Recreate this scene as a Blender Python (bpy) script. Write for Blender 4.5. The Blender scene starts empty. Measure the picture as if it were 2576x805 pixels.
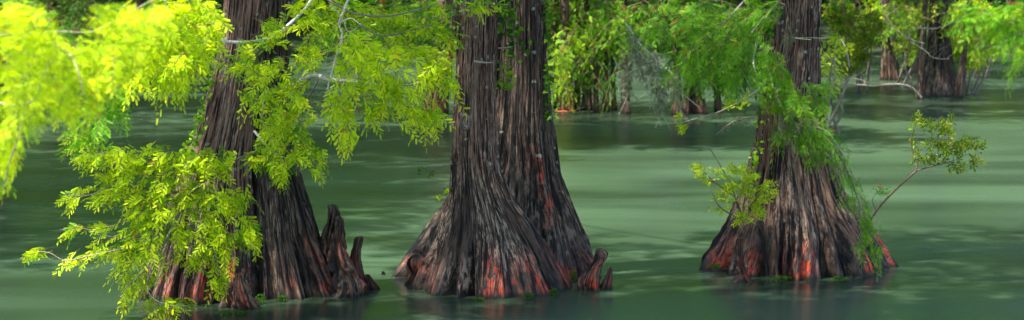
import bpy, math
import numpy as np
R = math.radians
rng = np.random.default_rng(7)

# ------------------------------------------------------------------ scene, camera
S = bpy.context.scene
COL = S.collection
CAMH, FPX, VH = 4.1, 5810.0, -205.0          # camera height, focal length and horizon row (2576 px wide picture)
PITCH = math.atan((402.5 - VH) / FPX)
cd = bpy.data.cameras.new('camera'); cam = bpy.data.objects.new('camera', cd); COL.objects.link(cam)
cam.location = (0, 0, CAMH); cam.rotation_euler = (R(90) - PITCH, 0, 0)
cd.sensor_width = 36; cd.lens = FPX / 2576 * 36; cd.clip_end = 2000; cd.clip_start = 0.1
cd.dof.use_dof = True; cd.dof.focus_distance = 24.5; cd.dof.aperture_fstop = 2.6
S.camera = cam
S.render.engine = 'CYCLES'
S.render.resolution_x, S.render.resolution_y = 1024, 320
S.view_settings.view_transform = 'Standard'; S.view_settings.look = 'None'
S.view_settings.exposure = 1.5; S.view_settings.gamma = 1
S.cycles.max_bounces = 8; S.cycles.transparent_max_bounces = 8

def at(u, v, Y):
    """world point seen at pixel (u, v) of the 2576 px wide picture, at depth Y"""
    dx, dy = (u - 1288) / FPX, (402.5 - v) / FPX
    c, s = math.cos(PITCH), math.sin(PITCH)
    d = np.array([dx, c + dy * s, -s + dy * c]); d *= Y / d[1]
    return d + np.array([0, 0, CAMH])
def wy(v):
    """depth at which the water surface lies on row v"""
    return at(1288, v, 1)[1] * CAMH / (CAMH - at(1288, v, 1)[2])
def px(Y): return Y / FPX

# ------------------------------------------------------------------ light
SUN = np.array([-0.40, -0.22, 0.89]); SUN /= np.linalg.norm(SUN)
elev = math.asin(SUN[2]); azim = math.atan2(SUN[0], SUN[1])
W = bpy.data.worlds.new('World'); S.world = W; W.use_nodes = True
nt = W.node_tree; bg = nt.nodes['Background']; sky = nt.nodes.new('ShaderNodeTexSky')
sky.sky_type = 'NISHITA'; sky.sun_disc = False; sky.sun_elevation = elev; sky.sun_rotation = azim
nt.links.new(sky.outputs[0], bg.inputs[0]); bg.inputs[1].default_value = 0.13
ld = bpy.data.lights.new('sun', 'SUN'); sun = bpy.data.objects.new('sun', ld); COL.objects.link(sun)
ld.energy = 5.0; ld.angle = R(1.0); ld.color = (1, .95, .84)
from mathutils import Vector
sun.rotation_euler = Vector(SUN).to_track_quat('Z', 'Y').to_euler(); sun.location = (0, 0, 40)

# ------------------------------------------------------------------ noise
def hsh(i, j, k, seed=0):
    h = (i.astype(np.int64) * 374761393 + j.astype(np.int64) * 668265263 + k.astype(np.int64) * 2147483647 + seed * 144665) & 0xffffffff
    h = ((h ^ (h >> 13)) * 1274126177) & 0xffffffff
    h = (h ^ (h >> 16)) & 0xffff
    return h / 65535.0
def vnoise(x, y, z, seed=0):
    x, y, z = np.broadcast_arrays(x, y, z)
    i, j, k = np.floor(x), np.floor(y), np.floor(z)
    fx, fy, fz = x - i, y - j, z - k
    fx, fy, fz = [f * f * (3 - 2 * f) for f in (fx, fy, fz)]
    r = 0
    for a in (0, 1):
        for b in (0, 1):
            for c in (0, 1):
                r = r + hsh(i + a, j + b, k + c, seed) * (fx if a else 1 - fx) * (fy if b else 1 - fy) * (fz if c else 1 - fz)
    return r
def fbm(x, y, z, seed=0, o=3):
    r, a, t = 0, 1, 0
    for q in range(o):
        r = r + a * vnoise(x * 2**q, y * 2**q, z * 2**q, seed + q); t += a; a *= .5
    return r / t
def sstep(a, b, x):
    t = np.clip((x - a) / (b - a), 0, 1); return t * t * (3 - 2 * t)
def unit(a): return a / np.maximum(np.linalg.norm(a, axis=-1, keepdims=True), 1e-9)

# ------------------------------------------------------------------ mesh builder (quads only)
class MB:
    def __init__(s): s.v, s.f, s.c, s.n = [], [], [], 0
    def add(s, v, f, c=None):
        v = np.asarray(v, float).reshape(-1, 3); f = np.asarray(f, int).reshape(-1, 4)
        if c is None: c = np.full((len(v), 3), .5)
        c = np.broadcast_to(np.asarray(c, float), (len(v), 3))
        s.v.append(v); s.f.append(f + s.n); s.c.append(c); s.n += len(v)
    def build(s, name, mat, parent=None, smooth=True, attrs=None):
        v = np.concatenate(s.v); f = np.concatenate(s.f); c = np.concatenate(s.c)
        q = parent; off = np.zeros(3)
        while q: off += np.array(q.location); q = q.parent
        v = v - off
        me = bpy.data.meshes.new(name)
        me.vertices.add(len(v)); me.vertices.foreach_set('co', v.astype(np.float32).ravel())
        me.loops.add(f.size); me.loops.foreach_set('vertex_index', f.astype(np.int32).ravel())
        me.polygons.add(len(f)); me.polygons.foreach_set('loop_start', (np.arange(len(f)) * 4).astype(np.int32))
        if smooth: me.polygons.foreach_set('use_smooth', np.ones(len(f), bool))
        a = me.attributes.new('col', 'FLOAT_COLOR', 'POINT')
        a.data.foreach_set('color', np.concatenate([c, np.ones((len(c), 1))], 1).astype(np.float32).ravel())
        for k, w in (attrs or {}).items():
            a = me.attributes.new(k, 'FLOAT_VECTOR', 'POINT'); a.data.foreach_set('vector', w.astype(np.float32).ravel())
        me.update(calc_edges=True); me.validate()
        me.materials.append(mat)
        o = bpy.data.objects.new(name, me); COL.objects.link(o)
        if parent: o.parent = parent
        return o
def tag(o, label=None, cat=None, group=None, kind=None):
    if label: o['label'] = label
    if cat: o['category'] = cat
    if group: o['group'] = group
    if kind: o['kind'] = kind
    return o
def empty(name, loc, label, cat, group=None):
    o = bpy.data.objects.new(name, None); COL.objects.link(o); o.location = loc; o.empty_display_size = .2
    return tag(o, label, cat, group)

# ------------------------------------------------------------------ materials
class NT:
    def __init__(s, name):
        s.m = bpy.data.materials.new(name); s.m.use_nodes = True; s.t = s.m.node_tree
        s.t.nodes.clear(); s.out = s.n('ShaderNodeOutputMaterial')
    def n(s, k, **kw):
        o = s.t.nodes.new(k)
        for a, b in kw.items(): setattr(o, a, b)
        return o
    def set(s, node, i, x):
        if isinstance(x, bpy.types.NodeSocket): s.t.links.new(x, node.inputs[i])
        elif x is not None:
            if isinstance(x, (tuple, list)) and len(x) == 3 and len(node.inputs[i].default_value) == 4: x = (*x, 1)
            node.inputs[i].default_value = x
    def attr(s, name, out='Color'): return s.n('ShaderNodeAttribute', attribute_name=name).outputs[out]
    def noise(s, vec, scale, detail=3, rough=.5, dist=0):
        o = s.n('ShaderNodeTexNoise'); s.set(o, 'Vector', vec); s.set(o, 'Scale', scale); s.set(o, 'Detail', detail)
        s.set(o, 'Roughness', rough); s.set(o, 'Distortion', dist); return o.outputs[0]
    def mul(s, vec, sc):
        o = s.n('ShaderNodeVectorMath', operation='MULTIPLY'); s.set(o, 0, vec); s.set(o, 1, sc); return o.outputs[0]
    def math(s, op, a, b=None, clamp=False):
        o = s.n('ShaderNodeMath', operation=op, use_clamp=clamp); s.set(o, 0, a); s.set(o, 1, b); return o.outputs[0]
    def mr(s, x, a, b, c=0., d=1.):
        o = s.n('ShaderNodeMapRange', interpolation_type='SMOOTHSTEP'); s.set(o, 0, x)
        for i, q in enumerate((a, b, c, d)): s.set(o, i + 1, q)
        return o.outputs[0]
    def mix(s, f, a, b, mode='MIX'):
        o = s.n('ShaderNodeMix', data_type='RGBA', blend_type=mode); s.set(o, 0, f); s.set(o, 6, a); s.set(o, 7, b); return o.outputs[2]
    def sep(s, vec):
        o = s.n('ShaderNodeSeparateXYZ'); s.set(o, 0, vec); return o.outputs

def mat_leaf(name='leaf', tr=.5, rough=.5):
    g = NT(name); col = g.attr('col')
    b = g.n('ShaderNodeBsdfPrincipled'); g.set(b, 'Base Color', col); g.set(b, 'Roughness', rough); g.set(b, 'Specular IOR Level', .12)
    t = g.n('ShaderNodeBsdfTranslucent'); g.set(t, 0, g.mix(1., col, (1.0, 1.0, .4), 'MULTIPLY'))
    x = g.n('ShaderNodeMixShader'); g.set(x, 0, tr); g.t.links.new(b.outputs[0], x.inputs[1]); g.t.links.new(t.outputs[0], x.inputs[2])
    g.t.links.new(x.outputs[0], g.out.inputs[0]); return g.m

def mat_bark():
    """masks in 'col': r = exposed red wood, g = pale/grey amount, b = warm brown amount; 'bc' = trunk coordinates"""
    g = NT('cypress_bark'); bc = g.attr('bc', 'Vector'); mk = g.sep(g.attr('col'))
    s1 = g.noise(g.mul(bc, (23, 23, 1.7)), 1.0, 4, .62, .3)
    s2 = g.noise(g.mul(bc, (55, 55, 5)), 1.0, 4, .65, .4)
    s3 = g.noise(g.mul(bc, (130, 130, 10)), 1.0, 3, .7)
    p1 = g.noise(g.mul(bc, (7, 7, 3.2)), 1.0, 4, .6, .6)
    p2 = g.noise(g.mul(bc, (22, 22, 7)), 1.0, 4, .7, .4)
    streak = g.math('ADD', g.math('MULTIPLY', s1, .30), g.math('ADD', g.math('MULTIPLY', s2, .35), g.math('MULTIPLY', s3, .35)))
    base = g.mix(g.mr(streak, .42, .58), (.006, .005, .004), (.105, .070, .053))
    warm = g.mix(g.mr(streak, .41, .58), (.030, .014, .010), (.38, .21, .145))
    c = g.mix(mk[2], base, warm)
    # flakes of pale grey outer bark
    fl = g.math('MULTIPLY', g.mr(g.math('ADD', g.math('MULTIPLY', s2, .5), g.math('MULTIPLY', s3, .5)), .485, .53), g.mr(p2, .42, .55))
    c = g.mix(g.math('MULTIPLY', fl, mk[1]), c, (.48, .36, .27))
    # red wood
    red = g.mix(g.mr(s2, .38, .62), (.15, .024, .014), (.46, .15, .10))
    red = g.mix(g.mr(p1, .48, .58), red, (.62, .062, .020))
    rm = g.math('MULTIPLY', g.mr(p2, .40, .56), g.mr(streak, .40, .50))
    rm = g.math('MULTIPLY', rm, g.mr(g.noise(g.mul(bc, (110, 110, 5)), 1.0, 4, .65), .44, .50))
    rm = g.math('MULTIPLY', rm, g.math('MULTIPLY', mk[0], 1.25), True)
    c = g.mix(rm, c, red)
    # low streaks of the noise mixed to near-black
    c = g.mix(g.mr(s1, .40, .48, .95, 0.), c, (.006, .005, .005))
    c = g.mix(g.mr(g.math('ADD', g.sep(bc)[2], g.math('MULTIPLY', s1, .08)), .05, .12, .75, 0.), c, (.010, .010, .007))
    # lichen spots
    vo = g.n('ShaderNodeTexVoronoi'); g.set(vo, 'Vector', g.mul(bc, (6, 6, 11))); g.set(vo, 'Scale', 1.0); g.set(vo, 'Randomness', 1.0)
    d = g.math('ADD', vo.outputs[0], g.math('MULTIPLY', g.noise(g.mul(bc, (26, 26, 50)), 1.0, 4, .7), .55))
    cs = g.sep(vo.outputs[1])
    li = g.math('MULTIPLY', g.mr(d, .44, .50, 1., 0.), g.math('GREATER_THAN', cs[0], .66))
    z = g.sep(bc)[2]
    li = g.math('MULTIPLY', li, g.mr(z, .8, 1.6))
    c = g.mix(g.math('MULTIPLY', li, .8), c, (.38, .43, .33))
    b = g.n('ShaderNodeBsdfPrincipled'); g.set(b, 'Base Color', c)
    g.set(b, 'Roughness', g.mr(z, .05, .8, .45, .8)); g.set(b, 'Specular IOR Level', .3)
    bu = g.n('ShaderNodeBump'); g.set(bu, 'Strength', 1.); g.set(bu, 'Distance', .05); g.set(bu, 'Height', streak)
    g.t.links.new(bu.outputs[0], b.inputs['Normal']); g.t.links.new(b.outputs[0], g.out.inputs[0]); return g.m

def mat_col(name, rough=.8, nscale=30, amt=.6, bump=.3):
    """plain vertex-colour material broken up by noise"""
    g = NT(name); col = g.attr('col'); tc = g.n('ShaderNodeTexCoord').outputs['Object']
    n = g.noise(tc, nscale, 4, .65)
    c = g.mix(1., col, g.mix(g.mr(n, .3, .7), (1 - amt,) * 3, (1 + amt,) * 3), 'MULTIPLY')
    b = g.n('ShaderNodeBsdfPrincipled'); g.set(b, 'Base Color', c); g.set(b, 'Roughness', rough); g.set(b, 'Specular IOR Level', .3)
    bu = g.n('ShaderNodeBump'); g.set(bu, 'Strength', bump); g.set(bu, 'Distance', .02); g.set(bu, 'Height', n)
    g.t.links.new(bu.outputs[0], b.inputs['Normal']); g.t.links.new(b.outputs[0], g.out.inputs[0]); return g.m

def mat_water():
    g = NT('river_water'); tc = g.n('ShaderNodeTexCoord').outputs['Object']
    n1 = g.noise(g.mul(tc, (.10, .34, 1)), 1.0, 3, .5, .4)
    n2 = g.noise(g.mul(tc, (.16, .75, 1)), 1.0, 2, .45, .5)
    n3 = g.noise(g.mul(tc, (1.2, 9, 1)), 1.0, 3, .6, .3)
    c = g.mix(g.mr(n1, .35, .65), (.018, .034, .020), (.052, .092, .054))  # noise mixes a shaded and a lit water tone into the colour
    c = g.mix(g.mr(n2, .35, .70, 0., .15), c, (.070, .118, .068))
    b = g.n('ShaderNodeBsdfPrincipled'); g.set(b, 'Base Color', c); g.set(b, 'IOR', 1.33); g.set(b, 'Specular IOR Level', .5)
    g.set(b, 'Roughness', g.mr(n2, .3, .7, .22, .28))
    h = g.math('ADD', g.math('MULTIPLY', n2, .5), g.math('MULTIPLY', n3, .03))
    bu = g.n('ShaderNodeBump'); g.set(bu, 'Strength', .09); g.set(bu, 'Distance', .10); g.set(bu, 'Height', h)
    g.t.links.new(bu.outputs[0], b.inputs['Normal']); g.t.links.new(b.outputs[0], g.out.inputs[0]); return g.m

M_LEAF = mat_leaf('cypress_needles', .38); M_BROAD = mat_leaf('broad_leaf', .35, .38)
M_BARK = mat_bark(); M_TWIG = mat_col('twig_bark', .85, 60, .5); M_MOSS = mat_leaf('hanging_moss', .25, .9)
M_GROUND = mat_col('forest_floor', .95, 3, .6); M_WATER = mat_water()

# ------------------------------------------------------------------ trunks
def trunk(name, parent, rows, Y, ztop=None, lean=(0, 0), flute=.16, nf=9, seed=1, na=420, nz=240, red=1., pale=.6, warm=lambda z: 0 * z,
          mat=None, fine=.017, redh=.42, flat=.85, redfn=None, bot=-.35, twist=.05, dy=0, zs=1, br=.5, lump=0):
    """lofted trunk; rows = (v, uL, uR) silhouette, Y = depth of the axis"""
    P = []
    for v, a, b in rows:
        A, B = at(a, v, Y), at(b, v, Y); P.append((A[2], (A[0] + B[0]) / 2, abs(B[0] - A[0]) / 2))
    P.sort(); P = np.array(P)
    if ztop is not None:
        z1, x1, r1 = P[-1]; dz = ztop - z1
        P = np.vstack([P, [z1 + dz * .5, x1 + lean[0] * dz * .5, r1 * .88], [ztop, x1 + lean[0] * dz, r1 * .7]])
    zlo = bot; zhi = P[-1, 0]
    if zlo < P[0, 0]:
        sl = (P[1, 2] - P[0, 2]) / (P[1, 0] - P[0, 0]); rr = P[0, 2] + sl * (zlo - P[0, 0]) * .6
        P = np.vstack([[zlo, P[0, 1], rr], P])
    vis = np.linspace(0, 1, nz)
    zz = zlo + (zhi - zlo) * vis ** 1.25 if ztop else zlo + (zhi - zlo) * vis
    def sm(col):
        y = np.interp(zz, P[:, 0], P[:, col]); 
        for _ in range(4 if zs == 1 else 1): y[1:-1] = (y[:-2] + 2 * y[1:-1] + y[2:]) / 4
        return y
    cx, rad = sm(1), sm(2)
    th = np.linspace(0, 2 * math.pi, na, endpoint=False)
    T, Z = np.meshgrid(th, zz); Rr = rad[:, None] * np.ones_like(T)
    rtop, rbot = rad[-1], rad.max()
    fl = sstep(rtop * .9, rbot, Rr)                     # how far into the flare
    hs = T + twist * (Z - Z.min()) * .25 + .13 * (vnoise(np.cos(T) * 2, np.sin(T) * 2, Z * 1.1, seed) - .5)
    k = nf / 6.28
    a1 = vnoise(np.cos(hs) * k * 1.9, np.sin(hs) * k * 1.9, Z * .35 * zs + 9, seed + 3)
    a2 = vnoise(np.cos(hs) * k * 4.9, np.sin(hs) * k * 4.9, Z * .7 + 5, seed + 5)
    ridge = (1 - np.abs(2 * a1 - 1) * 1.6) ; ridge2 = (1 - np.abs(2 * a2 - 1) * 1.8)
    lobes = flute * (.25 + .9 * fl) * (ridge - .66) + flute * .78 * (.35 + .8 * fl) * (ridge2 - .62)
    xb, yb = np.cos(hs) * br, np.sin(hs) * br
    f1 = fbm(xb * 34, yb * 34, Z * 2.2, seed + 9, 3) - .5; f2 = fbm(xb * 85, yb * 85, Z * 6, seed + 11, 2) - .5
    rr = Rr * (1 + np.maximum(lobes, -.45)) + fine * 2.6 * f1 * (1 + fl) + fine * 1.3 * f2
    if lump:
        rr = rr * (1 + lump * (vnoise(np.cos(T) * 1.3 + 5, np.sin(T) * 1.3, Z * 9, seed + 50) - .5) + .5 * lump * (vnoise(np.cos(T) * 3, np.sin(T) * 3 + 5, Z * 24, seed + 51) - .5))
        cx = cx + .05 * lump * np.sin(Z[:, 0] * 9 + seed)
    X = cx[:, None] + rr * np.cos(T)
    yc = Y + dy * (Z - 0)
    Yy = yc + rr * np.sin(T) * flat
    # waterline roots: lower edge rises and falls a little
    v = np.stack([X, Yy, Z], -1).reshape(-1, 3)
    i = np.arange(nz - 1)[:, None] * na + np.arange(na)[None]; j = np.arange(nz - 1)[:, None] * na + (np.arange(na)[None] + 1) % na
    f = np.stack([i, j, j + na, i + na], -1).reshape(-1, 4)
    bc = np.stack([xb, yb, Z], -1).reshape(-1, 3)
    pn = fbm(xb * 6, yb * 6, Z * 1.6, seed + 20, 3); hh = redh * (.55 + 1.1 * pn)
    cr = red * (1 - sstep(hh * .4, hh * 1.7, Z)) * sstep(-.02, .08, Z) * sstep(.40, .62, vnoise(xb * 8, yb * 8, Z * 1.2, seed + 31) * .65 + ridge * .3 + .02)
    if redfn is not None: cr = np.maximum(cr, redfn(X, Yy, Z, pn))
    cg = pale * sstep(.34, .6, fbm(xb * 5, yb * 5, Z * 1.3, seed + 40, 3)) * sstep(-.02, .15, Z)
    cb = np.clip(warm(Z) * (.5 + pn), 0, 1)
    c = np.stack([np.clip(cr, 0, 1), np.clip(cg, 0, 1), cb], -1).reshape(-1, 3)
    mb = MB(); mb.add(v, f, c)
    return mb.build(name, mat or M_BARK, parent, True, {'bc': bc})

# ------------------------------------------------------------------ tubes
def tube(mb, pts, r0, r1, col=(.16, .13, .11), n=6, seed=0, sub=4, wob=.0):
    P = np.asarray(pts, float); m = len(P); t = np.linspace(0, m - 1, (m - 1) * sub + 1)
    # catmull-rom
    i = np.clip(t.astype(int), 0, m - 2); f = (t - i)[:, None]
    p0, p1, p2, p3 = P[np.maximum(i - 1, 0)], P[i], P[i + 1], P[np.minimum(i + 2, m - 1)]
    Q = .5 * ((2 * p1) + (p2 - p0) * f + (2 * p0 - 5 * p1 + 4 * p2 - p3) * f**2 + (3 * p1 - p0 - 3 * p2 + p3) * f**3)
    if wob: Q = Q + (rng.random(Q.shape) - .5) * wob * np.minimum(1, np.arange(len(Q)))[:, None]
    T = unit(np.gradient(Q, axis=0)); up = np.array([.13, .21, .97])
    A = unit(np.cross(T, up)); B = np.cross(T, A)
    r = np.linspace(r0, r1, len(Q)); a = np.linspace(0, 2 * math.pi, n, endpoint=False)
    r = r * (1 + .18 * (rng.random(len(Q)) - .5))
    V = Q[:, None] + r[:, None, None] * (np.cos(a)[None, :, None] * A[:, None] + np.sin(a)[None, :, None] * B[:, None])
    k = len(Q); ii = np.arange(k - 1)[:, None] * n + np.arange(n); jj = np.arange(k - 1)[:, None] * n + (np.arange(n) + 1) % n
    F = np.stack([ii, jj, jj + n, ii + n], -1)
    mb.add(V.reshape(-1, 3), F.reshape(-1, 4), col)
    return Q

# ------------------------------------------------------------------ foliage
def feather(n, w, lw, droop=.12, ang=.10):
    """pinnate spray of unit length: n leaflet pairs, half width w, leaflet breadth lw"""
    V, F = [], []
    for i in range(n):
        t = .06 + .90 * (i + .5) / n
        L = w * (.45 + .9 * math.sin(math.pi * min(1, .18 + t * .82)) ** .8)
        for s in (-1, 1):
            b = (t, 0, -droop * t * t); tip = (t + ang + .25 * L, s * L, -droop * t * t - .22 * L)
            d = np.array(tip) - b; side = unit(np.cross(d, (0, 0, 1))) * lw
            m = np.array(b) + d * .5
            k = len(V); V += [b, tuple(m + side), tip, tuple(m - side)]; F.append((k, k + 1, k + 2, k + 3))
    k = len(V); V += [(0, -.006, 0), (0, .006, 0), (1, .004, -droop), (1, -.004, -droop)]; F.append((k, k + 1, k + 2, k + 3))
    return np.array(V), np.array(F)
def rosette(n, w, l0=.55):
    """a tuft of n broad leaves"""
    V, F = [], []; g = np.random.default_rng(3)
    for i in range(n):
        t = .15 + .7 * i / n; a = i * 2.4; el = .3 + .5 * g.random()
        d = unit(np.array([el, math.cos(a), math.sin(a)])); L = l0 * (.7 + .5 * g.random())
        b = np.array([t, 0, 0]); s = unit(np.cross(d, g.random(3) - .5)) * w
        k = len(V); V += [b, b + d * L * .5 + s, b + d * L, b + d * L * .5 - s]; F.append((k, k + 1, k + 2, k + 3))
    return np.array(V), np.array(F)
def strands(n, w):
    V, F = [], []; g = np.random.default_rng(5)
    for i in range(n):
        b = np.array([g.random() * .3, 0, 0]) + (g.random(3) - .5) * .12; d = unit(np.array([1, 0, 0]) + (g.random(3) - .5) * 1.5); L = .3 + .6 * g.random()
        s = unit(np.cross(d, g.random(3) - .5)) * w; e = b + d * L; k = len(V)
        V += [b - s, b + s, e + s, e - s]; F.append((k, k + 1, k + 2, k + 3))
    return np.array(V), np.array(F)
T_NEAR = feather(12, .115, .032, .06, .15); T_FINE = feather(12, .16, .020, .10, .16); T_MID = feather(7, .16, .055); T_FAR = feather(5, .22, .07)
T_BIG = feather(11, .17, .026); T_BROAD = rosette(7, .10); T_STR = strands(16, .012); T_MOSSY = strands(22, .02)

def place(mb, tmpl, P, D, N, L, C):
    V, F = tmpl; D = unit(D); B = unit(np.cross(N, D)); N2 = np.cross(D, B)
    W_ = P[:, None] + L[:, None, None] * (V[None, :, 0:1] * D[:, None] + V[None, :, 1:2] * B[:, None] + V[None, :, 2:3] * N2[:, None])
    K = len(V); Fi = F[None] + (np.arange(len(P)) * K)[:, None, None]
    mb.add(W_.reshape(-1, 3), Fi.reshape(-1, 4), np.repeat(C, K, 0))

# palettes (linear): (deep, main, young); 'sun' has overexposed sunlight painted in
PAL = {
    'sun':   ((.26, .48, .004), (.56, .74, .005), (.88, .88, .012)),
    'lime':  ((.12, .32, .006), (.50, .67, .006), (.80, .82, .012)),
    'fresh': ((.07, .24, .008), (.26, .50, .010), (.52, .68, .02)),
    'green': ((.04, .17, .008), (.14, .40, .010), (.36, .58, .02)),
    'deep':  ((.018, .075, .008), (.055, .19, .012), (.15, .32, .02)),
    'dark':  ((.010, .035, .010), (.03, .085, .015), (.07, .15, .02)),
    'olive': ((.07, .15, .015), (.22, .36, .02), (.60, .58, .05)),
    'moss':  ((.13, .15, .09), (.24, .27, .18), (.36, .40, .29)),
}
def grow(leaf, wood, C, Rad, n, tl, sl, tmpl, pal, bias=(0, 0, -.1), spread=.9, k=8, droop=.35, tip=.5, wr=.0035, shell=0., soft=0):
    wr = wr * .7
    """n twigs inside an ellipsoid (C, Rad), each carrying k sprays; bias = main direction of the twigs"""
    if tmpl is T_NEAR or tmpl is T_FINE: k = int(k * 1.9)
    n = max(1, int(n)); p = rng.normal(size=(n, 3)); p = unit(p) * ((rng.random((n, 1)) ** .8 * 1.7) if soft else rng.random((n, 1)) ** (1 / 3))
    S0 = np.asarray(C) + p * np.asarray(Rad)
    d = unit(np.asarray(bias) + spread * unit(rng.normal(size=(n, 3))) * np.array([1, 1, .55]))
    l = tl * (.6 + .8 * rng.random(n)); t = (np.arange(k) + .6) / k
    S0 = S0 - d * l[:, None] * .5
    dr = droop * (.5 + rng.random(n))
    pos = lambda tt: S0[:, None] + d[:, None] * (l[:, None] * tt)[..., None] + np.array([0, 0, -1.]) * (dr[:, None] * l[:, None] * tt**2)[..., None]
    P = pos(t[None] * np.ones((n, 1)))
    dl = unit(d[:, None] + np.array([0, 0, -1.]) * (2 * dr[:, None] * t[None])[..., None])
    up = np.array([0, 0, 1.]) + .60 * rng.normal(size=(n, 1, 3)); side = unit(np.cross(dl, up))
    sg = np.where(np.arange(k) % 2, 1, -1)[None, :, None]; last = (np.arange(k) == k - 1)[None, :, None]
    D = dl * .75 + side * sg * np.where(last, .1, .75) + .14 * rng.normal(size=(n, k, 3)) + np.array([0, 0, -.10])
    Nn = np.cross(dl, side) * 1.0; Nn = np.where(Nn[..., 2:3] < 0, -Nn, Nn) + .35 * rng.normal(size=(n, k, 3))
    L = sl * (.75 + .4 * rng.random((n, k))) * (1.12 - .5 * t[None])
    a, b, c = [np.array(q) for q in PAL[pal]]
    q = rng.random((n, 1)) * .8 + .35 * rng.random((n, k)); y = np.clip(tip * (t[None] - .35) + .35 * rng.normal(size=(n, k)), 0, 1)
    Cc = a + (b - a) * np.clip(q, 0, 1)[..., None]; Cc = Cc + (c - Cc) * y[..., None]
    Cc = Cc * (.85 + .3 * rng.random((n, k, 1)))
    br = rng.random((n, k, 1)) < .010; Cc = np.where(br, np.array([.42, .13, .03]), Cc)
    place(leaf, tmpl, P.reshape(-1, 3), D.reshape(-1, 3), Nn.reshape(-1, 3), L.ravel(), Cc.reshape(-1, 3))
    if wood is not None:
        tt = np.linspace(-.15, 1, 5)[None] * np.ones((n, 1)); Q = pos(tt); a3 = np.array([0, 2.1, 4.2])
        U = unit(np.cross(d, (0.1, .3, 1.))); V_ = np.cross(d, U); rr = wr * np.linspace(1.2, .5, 5)
        ring = (np.cos(a3)[None, :, None] * U[:, None] + np.sin(a3)[None, :, None] * V_[:, None])
        VV = Q[:, :, None] + rr[None, :, None, None] * ring[:, None]
        ii = (np.arange(4)[:, None] * 3 + np.arange(3)); jj = (np.arange(4)[:, None] * 3 + (np.arange(3) + 1) % 3)
        F = np.stack([ii, jj, jj + 3, ii + 3], -1).reshape(-1, 4); F = F[None] + (np.arange(n) * 15)[:, None, None]
        cw = np.repeat(np.array([[.20, .12, .07]]) * (.5 + rng.random((n, 1))), 15, 0)
        wood.add(VV.reshape(-1, 3), F.reshape(-1, 4), cw)

def blobs(leaf, wood, L, Y, dY, dens, tl, sl, tmpl, pal, **kw):
    """L = ellipses (u, v, ru, rv[, bias du, dv[, pal]]) in picture pixels at depth Y; dens = twigs per square metre"""
    for e in L:
        u, v, ru, rv = e[:4]; y = Y + (rng.random() - .5) * dY; c = at(u, v, y); s = px(y)
        b = kw.get('bias', (0, 0, -.1))
        if len(e) > 5 and e[4] is not None: b = (e[4], rng.normal() * .3, -e[5])
        kk = dict(kw); kk['bias'] = b
        A = math.pi * ru * rv * s * s
        grow(leaf, wood, c, (ru * s, dY * .35 + .05, rv * s), max(2, A * dens * (2.3 if dens > 30 else 3.4)), tl, sl, tmpl, e[6] if len(e) > 6 else pal, **kk)

#SCENE
# ================================================================== setting
def grid(name, x0, x1, y0, y1, nx, ny, zf, mat, cf=None):
    X, Y = np.meshgrid(np.linspace(x0, x1, nx), np.linspace(y0, y1, ny)); Z = zf(X, Y)
    i = np.arange(ny - 1)[:, None] * nx + np.arange(nx - 1); f = np.stack([i, i + 1, i + nx + 1, i + nx], -1)
    mb = MB(); mb.add(np.stack([X, Y, Z], -1).reshape(-1, 3), f.reshape(-1, 4), (.05, .045, .03) if cf is None else cf(X, Y, Z).reshape(-1, 3))
    return mb.build(name, mat)
tag(grid('river_water', -400, 400, -20, 600, 9, 9, lambda x, y: 0 * x, M_WATER), kind='structure')
def bankz(x, y):
    edge = 69 + 3 * np.sin(x * .23 + 1) + 3 * (vnoise(x * .3, 0 * x, 0 * x, 4) - .5) + .12 * np.maximum(x - 4, 0) * 1.2
    d = y - edge
    return np.clip(d * .22, -.8, .5) + np.clip(d - 3, 0, 60) * .14 + np.clip(d - 16, 0, 40) * .62 + .35 * (fbm(x * .5, y * .5, 0 * x, 8) - .5)  # steep rear hill added to stop sky light at the horizon
def bankc(x, y, z):
    n = fbm(x * 1.2, y * .6, 0 * x, 12)[..., None]
    return np.array([.035, .028, .018]) * (1 - n) + np.array([.03, .07, .015]) * n
tag(grid('far_bank_ground', -90, 90, 60, 150, 300, 160, bankz, M_GROUND, bankc), kind='structure')

# ================================================================== three big cypresses
T1 = empty('cypress_tree', (-2.9, 25.0, 0), 'leftmost big cypress, its two-stemmed swollen trunk half hidden by bright lime green sprays', 'tree')
trunk('trunk', T1, [(-60, 566, 686), (0, 563, 682), (100, 553, 672), (200, 530, 655), (300, 505, 642), (400, 470, 632), (500, 430, 640), (600, 385, 650), (700, 345, 660), (752, 325, 668)],
      24.95, 6.5, (.06, 0), flute=.15, nf=10, seed=2, pale=.75, warm=lambda z: .95 * sstep(.7, 1.6, z), redh=.34, red=1.)
trunk('trunk', T1, [(-60, 645, 738), (0, 640, 735), (100, 638, 728), (200, 635, 722), (300, 620, 722), (400, 600, 744), (500, 590, 774), (600, 575, 806), (650, 565, 832), (720, 550, 868), (748, 540, 884)],
      25.25, 7.0, (.12, 0), flute=.17, nf=11, seed=5, pale=.4, warm=lambda z: .25 * sstep(1, 2, z), redh=.34, red=.9)
T2 = empty('cypress_tree', (0.05, 26.0, 0), 'middle cypress, two tall bare stems joined over one wide red-footed base', 'tree')
def red_b(X, Y, Z, pn):   # long stripped patch on the rear stem
    cx = at(1340, 430, 25.8)[0] + (at(1340, 430, 25.8)[2] - Z) * .30
    return .8 * sstep(.19, .08, np.abs(X - cx - .03) + .10 * pn) * sstep(.12, .42, vnoise(X * 28, X * 0, Z * 2.5, 77)) * sstep(.55, .75, Z) * sstep(1.75, 1.45, Z) * (Y < 26.5)
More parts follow.
